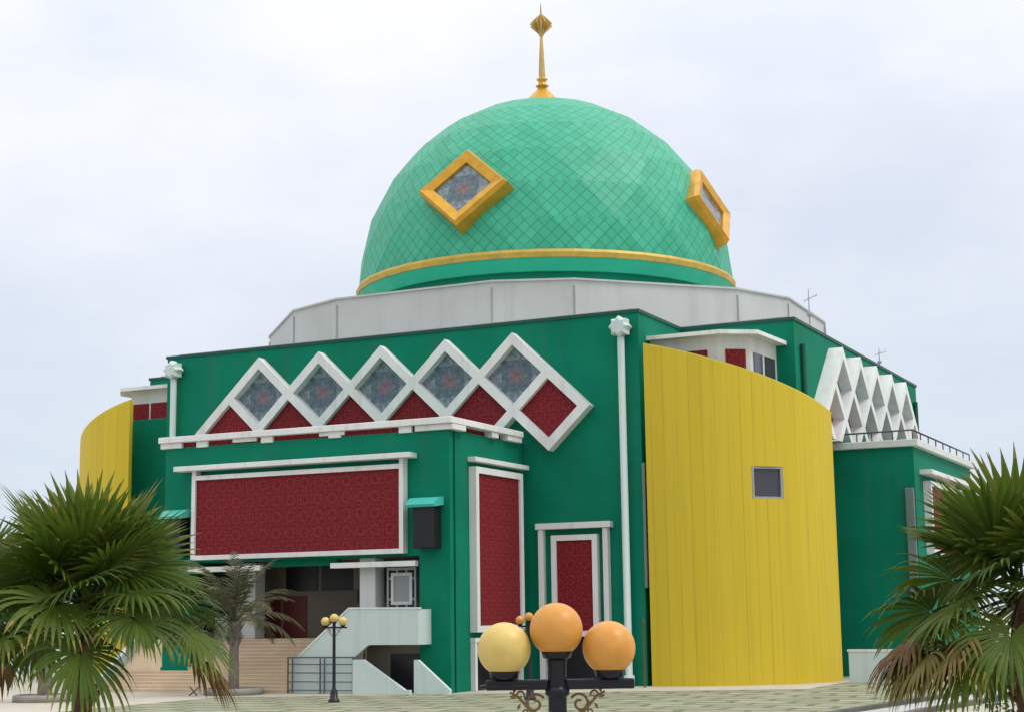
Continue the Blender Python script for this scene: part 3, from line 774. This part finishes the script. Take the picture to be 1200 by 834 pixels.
# ------------------------------------------------------------------ the right-hand porch
p2 = empty('porch'); p2.parent = mosque; p2['label'] = 'shallow porch on the right flank'
QX = 24.75
m2 = MB(); m2.box(L+.003, QX, -8, 8, 0, ZP); m2.build('porch_wall', M['green'], p2)
t2 = MB(); t2.box(L+.004, QX+.3, -8.3, -7.7, ZP+.003, 12.25); t2.box(QX-.3, QX+.3, -7.697, 8.3, ZP+.003, 12.25); t2.box(L+1.05, QX-.303, 7.7, 8.3, ZP+.003, 12.25)
t2.build('parapet_rail', M['offwhite'], p2, .03)
r2 = MB()
r2.tube([(L+.55, -8.0, 12.72), (QX, -8.0, 12.75), (QX, 8.0, 12.75)], .05, 6)
for x in (L+1.4, 22.6, 23.7): r2.tube([(x, -8, 12.2), (x, -8, 12.75)], .035, 6)
for k in range(9): r2.tube([(QX, -8+2*k, 12.2), (QX, -8+2*k, 12.75)], .035, 6)
r2.build('handrail', M['rail'], p2)
screen(-6.0, 6.0, 6.3, 10.2, QX+.002, .26, .42, p2, 'x', 1)
MB().box(QX+.003, QX+.7, -6.8, 6.8, 10.5, 10.74).build('moulding', M['white'], p2, .02)
MB().box(QX-.5, QX-.05, -8.28, -8.003, 4.0, 9.7).build('drain_pipe', M['pipe'], p2, .04)

# ------------------------------------------------------------------ things standing at the mosque
# railing in front of the stair parapet
def railing():
    o = empty('railing', (.28, -29.85, 0.01)); tag(o, 'dark grey metal railing of four bars beside the broad tan steps', 'railing')
    p = MB()
    for z in (.5, .9, 1.28): p.box(0, 3.85, -.02, .02, z, z+.05)
    p.box(0, 3.85, -.03, .03, 1.58, 1.65); p.box(0, 3.85, -.02, .02, .12, .17)
    p.build('rails', M['rail_grey'], o)
    for x in (0, .25, 1.75, 1.98, 3.5, 3.79):
        MB().box(x, x+.06, -.028, .028, 0.005, 1.575).build('post', M['rail_grey'], o)
railing()
# framed board on the landing
def board():
    o = empty('display_board', (5.15, -27.75, 2.56)); tag(o, 'grey display board in a double frame standing on the stair landing', 'board')
    h = .85
    holed('outer_frame', [(-.78, .0), (.78, 0), (.78, 3.1), (-.78, 3.1)], [[(-.68, 1.28), (.68, 1.28), (.68, 2.98), (-.68, 2.98)]], lambda a, b, d: (a, -.05*d, b), M['grey'], o)
    holed('inner_frame', [(-.56, 1.4), (.56, 1.4), (.56, 2.86), (-.56, 2.86)], [[(-.42, 1.54), (.42, 1.54), (.42, 2.72), (-.42, 2.72)]], lambda a, b, d: (a, -.06*d+.01, b), M['offwhite'], o)
    MB().box(-.43, .43, .005, .02, 1.53, 2.73).build('panel', M['grey'], o)
    for sx in (-1, 1):
        for z in (1.6, 2.55):
            xs = sorted((sx*.555, sx*.69)); MB().box(xs[0], xs[1], -.03, -.005, z, z+.1).build('bracket', M['grey'], o)
    for x in (-.3, .2):
        for z in (1.27, 2.85): MB().box(x, x+.1, -.03, -.005, z, z+.14).build('bracket', M['grey'], o)
board()

# antennas
def antenna(loc, h, label, arms=True):
    o = empty('antenna', loc); tag(o, label, 'antenna')
    MB().tube([(0, 0, 0), (0, 0, h)], [.045, .02], 8).build('mast', M['grey'], o)
    if arms:
        a = MB(); a.tube([(-.25, -.1, h*.74), (.45, .15, h*.86)], .018, 6)
        for k in range(5):
            f = k/4; x = -.22+.64*f; a.tube([(x-.1, .4-.05*k, h*.745+.31*f), (x+.1, -.4+.05*k, h*.745+.31*f)], .012, 5)
        a.build('aerial', M['grey'], o)
        MB().lathe([(.02, h*.38), (.15, h*.42), (.13, h*.5), (.02, h*.52)], 10).build('mast_box', M['grey'], o)
    else:
        MB().tube([(-.15, 0, h*.7), (.15, 0, h*.75)], .02, 5).build('aerial', M['grey'], o)
antenna((19.4, -7.6, H+.3), 2.6, 'grey television antenna on the roof behind the green parapet, the taller one')
antenna((19.4, 8.6, H+.3), 1.6, 'short thin grey mast on the far right roof edge')

# low white wall at the right
lwall = empty('garden_wall', (22.7, -15.2, 0)); tag(lwall, 'low white wall between the yellow screen and the right palm', 'wall')
MB().box(.0, 5.1, -.12, .12, 0, 1.45).build('wall_panel', M['stair_white'], lwall)
MB().box(-.05, 5.15, -.16, .16, 1.452, 1.56).build('coping', M['white'], lwall)
fen = empty('picket_fence', (28.0, -15.2, 0)); tag(fen, 'white slatted fence partly hidden by the right palm', 'fence')
sl_ = MB()
for k in range(26): sl_.box(.1+.22*k, .1+.22*k+.13, -.03, .03, .08, 1.5)
sl_.build('slats', M['stair_white'], fen)
rl = MB(); rl.box(0, 5.9, .035, .09, .35, .45); rl.box(0, 5.9, .035, .09, 1.2, 1.3); rl.build('rail', M['stair_white'], fen)
pole = MB().lathe([(.05, 0), (.04, 2.9), (.07, 2.95), (.02, 3.2)], 8).build('pole', M['bronze'], loc=(14.75, -21.9, 0.01)); tag(pole, 'thin bare rusty pole in front of the yellow wall\'s left edge', 'pole')

# far left boundary wall with railing
fw_ = empty('boundary_wall', (-30, -6, 0)); tag(fw_, 'long pale boundary wall far behind the left palm', 'wall')
MB().box(-45, 10, -.15, .15, 0, 1.6).build('wall_panel', M['stair_white'], fw_)
rr_ = MB(); rr_.tube([(-45, 0, 2.2), (10, 0, 2.2)], .04, 6)
for k in range(28): rr_.tube([(-44.5+2*k, 0, 1.6), (-44.5+2*k, 0, 2.2)], .03, 5)
rr_.build('handrail', M['rail'], fw_)

# ------------------------------------------------------------------ street lamps
def sphere(rad, c, nu=32, nv=18):
    pr = [(max(.004, rad*math.sin(math.pi*j/nv)), -rad*math.cos(math.pi*j/nv)) for j in range(nv+1)]
    return MB().lathe(pr, nu, c)
def street_lamp(loc, arm_z, rotz, label, globes, detail=True):
    """black post, cross arm with two cups, taller middle cup, three frosted globes, scroll brackets"""
    o = empty('street_lamp', loc); o.rotation_euler.z = rotz; tag(o, label, 'street lamp', 'three-globe street lamps on the plaza')
    G = .185; AX = .365
    n = 20 if detail else 10
    MB().lathe([(.24, 0), (.24, .10), (.17, .14), (.15, .45), (.10, .52), (.072, .6), (.064, arm_z-.1), (.066, arm_z+.10), (.07, arm_z+.15)], n).build('pole', M['lamp_black'], o)
    am = MB(); am.box(-AX-.13, -.066, -.04, .04, arm_z-.05, arm_z+.02); am.box(.066, AX+.17, -.04, .04, arm_z-.05, arm_z+.02)
    am.box(-AX-.17, -AX+.17, -.05, .05, arm_z-.035, arm_z-.012)
    am.build('cross_arm', M['lamp_black'], o, .012)
    for k, (x, z) in enumerate(((-AX, arm_z+.02), (0, arm_z+.15), (AX, arm_z+.02))):
        cup = MB().lathe([(.05, 0), (.095, .015), (.105, .045), (.11, .06), (.08, .061)], n, (x, 0, z)).build('globe_cup', M['lamp_black'], o)
        sphere(G, (x, 0, z+.05+G*.86), 40 if detail else 20, 24 if detail else 12).build('globe', M[globes[k]], o)
    for sx in (-1, 1):
        sc2 = MB()
        def sp(cx, cz, r0, r1, t0, t1, th=.010, m=26):
            pts = []
            for i in range(m):
                f = i/(m-1); t = t0+(t1-t0)*f; r_ = r0+(r1-r0)*f; pts.append((sx*(cx+r_*math.cos(t)), 0, cz+r_*math.sin(t)))
            sc2.tube(pts, th, 6)
        sp(.155, arm_z-.145, .07, .018, 2.6, -5.2); sp(.26, arm_z-.085, .032, .01, 3.6, -2.8, .008)
        pts = [(sx*x, 0, arm_z+z) for x, z in ((.065, -.36), (.10, -.30), (.15, -.235), (.215, -.16), (.27, -.10), (.33, -.065))]
        sc2.tube(pts, [.012, .013, .013, .012, .01, .008], 6)
        sp(.13, arm_z-.30, .035, .01, -1.2, 4.6, .008); sp(.22, arm_z-.20, .028, .008, -2.2, 3.6, .007)
        if detail:
            rnd = random.Random(5)
            for q in range(9):
                f = q/8; x = .09+.22*f; z = -.31+.23*f
                sc2.slab([(0, 0), (.03, .012), (.055, 0), (.03, -.012)], lambda a, b, d, x=x, z=z, an=rnd.uniform(-1.2, 2.2): (sx*(x+a*math.cos(an)-b*math.sin(an)), .012*(d-.5), arm_z+z+a*math.sin(an)+b*math.cos(an)))
        sc2.build('scroll_bracket', M['bronze'], o)
    if detail:
        MB().lathe([(.066, arm_z-.10), (.085, arm_z-.08), (.085, arm_z-.05), (.066, arm_z-.03)], n).build('collar', M['lamp_black'], o)
    return o
view_rot = YAW
p = ray_at(653, 800, 11.2)
street_lamp((p.x, p.y, 0.008), p.z, view_rot+R(2), 'nearest three-globe street lamp, cut off by the bottom edge, with big orange globes', ['globe_yellow', 'globe_orange', 'globe_orange'])
street_lamp((6.74, -36.1, .004), 3.02, view_rot-R(8), 'slim black street lamp standing in front of the stairs and railing', ['globe_yellow', 'globe_yellow', 'globe_yellow'], False)
p3 = ray_at(620, 733, 66)
street_lamp((p3.x, p3.y, .008), p3.z, view_rot+R(4), 'small far street lamp whose globes peep out behind the nearest lamp', ['globe_orange', 'globe_orange', 'globe_yellow'], False)

# ------------------------------------------------------------------ palms
def fan_leaf(mb, base, az, el, pet, rad, rnd, droop, tint, nseg=40, spread=150, petmb=None):
    """one fan leaf: arching stalk, then folded blade segments joined for half their length, free tips hanging"""
    d = Vector((math.cos(el)*math.cos(az), math.cos(el)*math.sin(az), math.sin(el)))
    pts = []; g = Vector((0, 0, -1))
    pos = Vector(base); dd = d.copy()
    for i in range(7):
        pts.append(pos.copy()); dd = (dd+g*(.02+.05*droop)).normalized(); pos = pos+dd*(pet/6)
    hub = pts[-1]
    if petmb is not None: petmb.tube(pts, [.022, .02, .017, .015, .013, .012, .010], 5)
    side = dd.cross(Vector((0, 0, 1)))
    if side.length < .1: side = Vector((math.sin(az), -math.cos(az), 0))
    side.normalize()
    roll = rnd.uniform(-.6, .6); up = side.cross(dd).normalized()
    side2 = side*math.cos(roll)+up*math.sin(roll); up2 = side2.cross(dd).normalized()
    st = [.03, .28, .56, .70, .81, .91, 1.0]; wd = [.06, .56, 1.0, .82, .56, .30, .04]
    for j in range(nseg):
        a = R(-spread+2*spread*(j+.5)/nseg)+rnd.uniform(-.025, .025)
        lr = rad*(.78+.27*math.cos(a*.55))*rnd.uniform(.9, 1.08)
        dirv = dd*math.cos(a)+side2*math.sin(a)
        dirv = (dirv+up2*.16*(1-math.cos(a))).normalized()
        lat = (dirv.cross(up2)).normalized()
        wmax = rad*.55*2*math.tan(R(spread)/nseg)*1.02
        sg = droop*rnd.uniform(.7, 1.4); kink = rnd.uniform(.9, 1.2)
        vs = []; q = hub.copy(); cur = dirv.copy(); pf = 0
        for f, wf in zip(st, wd):
            # beyond the joined half, each free tip turns towards the ground
            bend = max(0, f-.44)
            cur2 = (dirv+g*(sg*(.25*f+2.9*bend*bend*kink+.9*bend))).normalized()
            q = q+cur2*(lr*(f-pf)); pf = f
            h = lat*(wmax*wf*.5); fold = up2*(wmax*wf*.25)
            vs += [q-h, q+fold, q+h]
        fs = []
        for k in range(len(st)-1):
            b0 = 3*k; fs += [(b0, b0+1, b0+4, b0+3), (b0+1, b0+2, b0+5, b0+4)]
        tt = min(1, max(0, tint+rnd.uniform(-.10, .10)))
        mb.add(vs, fs[:8], tint=tt)
        tip = min(1, tt+.08+(.22 if rnd.random() < .3 else 0)+(.12 if droop > .8 else 0))
        mb.add(vs[12:], [(0, 1, 4, 3), (1, 2, 5, 4), (3, 4, 7, 6), (4, 5, 8, 7)], tint=tip)
def fan_palm(loc, seed, label, nleaf, crown_z, rad, pet, trunk_r, ndry=4, dry_az=None, lean=(0, 0), group='fan palms at the front of the plaza', elmin=-16, elmax=82):
    rnd = random.Random(seed)
    o = empty('fan_palm', loc); tag(o, label, 'palm tree', group)
    top = Vector((lean[0], lean[1], crown_z))
    tp = []; tr_ = []
    n = 16
    for i in range(n):
        f = i/(n-1); tp.append((lean[0]*f*f, lean[1]*f*f, (crown_z-.02)*f)); tr_.append(trunk_r*(1.35-.4*f+(.08 if i % 2 else 0)) if f < .95 else trunk_r*.7)
    tm = MB(); tm.tube(tp, tr_, 14)
    for i in range(46):       # old leaf-base stubs
        z = crown_z*(1-.42*rnd.random()); a = rnd.uniform(0, 6.283); rr = trunk_r*1.0; f = z/crown_z
        b = Vector((lean[0]*f*f+rr*math.cos(a), lean[1]*f*f+rr*math.sin(a), z)); ov = Vector((math.cos(a), math.sin(a), .9)).normalized()
        tm.tube([b-ov*.05, b+ov*.10, b+ov*rnd.uniform(.12, .17)], [.035, .03, .015], 5)
    tm.build('trunk', M['bark'], o)
    cm = MB(); pm_ = MB(); dm_ = MB()
    for i in range(nleaf):
        f = (i+.5)/nleaf
        el = R(elmax+(elmin-elmax)*f**.9+rnd.uniform(-7, 7)); az = i*2.39996+rnd.uniform(-.25, .25)
        droop = .05+.32*f if f < .45 else .2+.95*(f-.45)/.55+rnd.uniform(-.05, .2)
        tint = min(.85, max(.02, .2+.38*rnd.random()+(.14 if f < .3 else 0)+(.22*rnd.random() if f > .8 else 0)))
        b = top+Vector((math.cos(az)*trunk_r*.5, math.sin(az)*trunk_r*.5, .16*(1-f)-.12*f))
        fan_leaf(cm, b, az, el, pet*rnd.uniform(.85, 1.15)*(.62+.42*min(1, f*1.6)+(.55 if f > .74 else 0)), rad*rnd.uniform(.88, 1.1)*(1.06 if f < .4 else .95), rnd, droop, tint, petmb=pm_)
    for i in range(ndry):
        az = (dry_az if dry_az is not None else 0)+rnd.uniform(-.75, .75) if dry_az is not None else rnd.uniform(0, 6.283)
        b = top+Vector((math.cos(az)*trunk_r*.6, math.sin(az)*trunk_r*.6, -.28))
        fan_leaf(dm_, b, az, R(rnd.uniform(-14, 4)), pet*rnd.uniform(1.3, 1.95), rad*rnd.uniform(.75, .95), rnd, 1.15, rnd.uniform(.2, .9), 26, 95, petmb=None)
    cm.build('crown', M['leaf'], o, fix=False); pm_.build('leaf_stalks', M['leaf'], o)
    if ndry: dm_.build('dry_fronds', M['dry'], o, fix=False)
    return o
def ground_under(px, py, d):
    q = ray_at(px, py, d); return q
q = ray_at(100, 711, 18.0)
fan_palm((q.x, q.y, 0), 3, 'dark green fan palm at the left front with a stout brown trunk', 32, q.z, .86, .64, .095, 2, elmin=-5)
q = ray_at(-70, 700, 19.5)
fan_palm((q.x, q.y, 0), 8, 'fan palm at the far left edge, only a few fronds in view', 34, q.z, .80, .62, .13, 2)
q = ray_at(1197, 690, 18.0)
lft = math.atan2(-Rv.y, -Rv.x)
fan_palm((q.x, q.y, 0), 21, 'fan palm at the right edge with brown dry fronds hanging on its left', 29, q.z, .86, .68, .11, 8, lft, elmin=-22)

def feather_palm(loc, seed, label, h, r0, nfr, flen, group='young feather palms in round planters'):
    rnd = random.Random(seed)
    o = empty('feather_palm', loc); tag(o, label, 'palm tree', group)
    tm = MB(); n = 14
    tm.tube([(0, 0, h*i/(n-1)) for i in range(n)], [r0*(1.25-.35*i/(n-1)+(.07 if i % 2 else 0)) for i in range(n)], 12)
    for i in range(40):
        z = h*(1-.38*rnd.random()); a = rnd.uniform(0, 6.283); b = Vector((math.cos(a)*r0*.85, math.sin(a)*r0*.85, z)); ov = Vector((math.cos(a)*.6, math.sin(a)*.6, 1)).normalized()
        tm.tube([b, b+ov*.25, b+ov*rnd.uniform(.35, .6)], [.07, .05, .025], 5)
    tm.build('trunk', M['bark_grey'], o)
    cm = MB()
    for i in range(nfr):
        az = i*2.39996+rnd.uniform(-.3, .3); f = i/nfr
        el = R(80-75*f+rnd.uniform(-8, 8)); ln = flen*rnd.uniform(.8, 1.1)
        d = Vector((math.cos(el)*math.cos(az), math.cos(el)*math.sin(az), math.sin(el))); pos = Vector((0, 0, h-.05)); pts = []
        ns = 14
        for k in range(ns):
            pts.append(pos.copy()); d = (d+Vector((0, 0, -1))*(.05+.18*(k/ns)*(1.2-math.sin(el)*.5))).normalized(); pos += d*ln/ns
        t0 = rnd.uniform(.15, .8)
        o_ = len(cm.f); cm.tube(pts, [.035*(1-.85*k/ns) for k in range(ns)], 4)
        for kk in range(o_, len(cm.f)): cm.tint[kk] = t0
        for k in range(3, ns-1):
            dv = (pts[k+1]-pts[k]).normalized(); sd_ = dv.cross(Vector((0, 0, 1)));
            if sd_.length < .05: continue
            sd_.normalize()
            for s2 in (-1, 1):
                for e2 in (0, .33, .66):
                    b = pts[k].lerp(pts[k+1], e2); ll = ln*.21*math.sin(math.pi*min(.97, (k+e2)/ns*.9+.12))*rnd.uniform(.8, 1.15)
                    tip = b+(sd_*s2*.72+dv*.62+Vector((0, 0, -.35+rnd.uniform(-.2, .2)))).normalized()*ll
                    wv = dv*.028
                    md = b.lerp(tip, .5)+Vector((0, 0, .03))
                    cm.add([b-wv, b+wv, md+wv, tip, md-wv], [(0, 1, 2, 4), (4, 2, 3)], tint=min(1, max(0, t0+rnd.uniform(-.2, .2))))
    cm.build('crown', M['date'], o, fix=False)
    return o
def planter(loc, rad, label):
    o = empty('tree_planter', loc); tag(o, label, 'planter', 'round planters of the feather palms')
    MB().lathe([(rad-.22, 0), (rad, 0), (rad, .26), (rad-.03, .30), (rad-.22, .30), (rad-.22, .02)], 32).build('ring', M['ring'], o)
    MB().lathe([(.02, .01), (rad-.225, .01), (rad-.225, .20), (.3, .24), (.02, .24)], 24).build('soil', M['soil'], o)
DPX = (-1.75, -31.2)
planter((*DPX, .004), 1.35, 'round low planter ring under the thin feather palm by the steps')
feather_palm((*DPX, .2), 4, 'thin grey feather palm with drooping fronds in front of the steps', 3.1, .20, 24, 4.0)
DP2 = (-6.8, -38.0)
planter((*DP2, .004), 1.35, 'round low planter ring on the pale pavement behind the left fan palm')
feather_palm((*DP2, .2), 11, 'grey feather palm trunk seen behind the left fan palm', 3.4, .25, 18, 3.0)
stk = MB(); a0 = Vector((DPX[0]-.9, DPX[1]-1.75, .01))
stk.tube([a0+Vector((-.25, 0, .03)), a0+Vector((.25, .05, .42))], .03, 6); stk.tube([a0+Vector((.22, -.07, .03)), a0+Vector((-.22, -.02, .42))], .03, 6)
tag(stk.build('crossed_stakes', M['rail']), 'small pair of crossed dark stakes beside the planter of the thin palm', 'stakes')

# shrub at the lower right
def shrub(loc, seed, rx, h, label, mat='bush', n=1500, group=None):
    rnd = random.Random(seed); o = empty('shrub', loc); tag(o, label, 'shrub', group)
    st_ = MB(); cm = MB()
    tips = []
    for i in range(16):
        a = rnd.uniform(0, 6.283); r_ = rx*math.sqrt(rnd.random()); t = Vector((math.cos(a)*r_, math.sin(a)*r_, h*rnd.uniform(.55, 1.0)*(1-.35*(r_/rx)**2)))
        st_.tube([(0, 0, 0), t*.5+Vector((0, 0, .08*h)), t], [.03, .02, .008], 5); tips.append(t)
    st_.build('stem', M['bark'], o)
    for i in range(n):
        t = rnd.choice(tips)*rnd.uniform(.35, 1.05)+Vector((rnd.gauss(0, .12), rnd.gauss(0, .12), rnd.gauss(0, .09)))*(rx/.8)
        if t.z < .03: t.z = .03+rnd.random()*.2
        d = Vector((rnd.gauss(0, 1), rnd.gauss(0, 1), rnd.gauss(.4, .7))).normalized(); s2 = d.cross(Vector((rnd.random(), rnd.random(), rnd.random()))).normalized()
        l_ = rnd.uniform(.06, .12)*(rx/.8); w_ = l_*.3
        cm.add([t, t+d*l_*.5+s2*w_, t+d*l_, t+d*l_*.5-s2*w_], [(0, 1, 2, 3)], tint=rnd.random())
    cm.build('foliage', M[mat], o, fix=False)
q = ray_at(1185, 838, 30)
shrub((q.x, q.y, 0), 2, .8, .95+q.z-.0, 'low green shrub at the foot of the right fan palm')

# distant trees seen low behind the palms and the boundary wall
def far_wood(name, pts, label, seed):
    rnd = random.Random(seed); cm = MB()
    for (x, y, h, r_) in pts:
        for i in range(380):
            a = rnd.uniform(0, 6.283); b = math.acos(rnd.uniform(-1, 1)); rr = r_*(.55+.5*rnd.random())
            t = Vector((x+rr*math.sin(b)*math.cos(a), y+rr*math.sin(b)*math.sin(a), max(.2, h*.55+h*.45*math.cos(b)*(.6+.4*rnd.random()))))
            d = Vector((rnd.gauss(0, 1), rnd.gauss(0, 1), rnd.gauss(0, 1))).normalized(); s2 = d.cross(Vector((.3, .5, .8))).normalized(); l_ = .8
            cm.add([t, t+d*l_*.5+s2*.35, t+d*l_, t+d*l_*.5-s2*.35], [(0, 1, 2, 3)], tint=rnd.random())
    o = cm.build(name, M['farwood'], fix=False); tag(o, label, 'trees', kind='stuff')
rw = random.Random(9)
far_wood('far_trees', [(-130+9*k+rw.uniform(-3, 3), 120+rw.uniform(-15, 15), rw.uniform(5, 8), rw.uniform(4, 6)) for k in range(9)], 'low line of distant trees behind the boundary wall', 1)
far_wood('far_trees', [(25+11*k+rw.uniform(-3, 3), 170+rw.uniform(-15, 15), rw.uniform(5, 8), rw.uniform(4, 6)) for k in range(12)], 'low line of distant trees beyond the mosque on the right', 2)
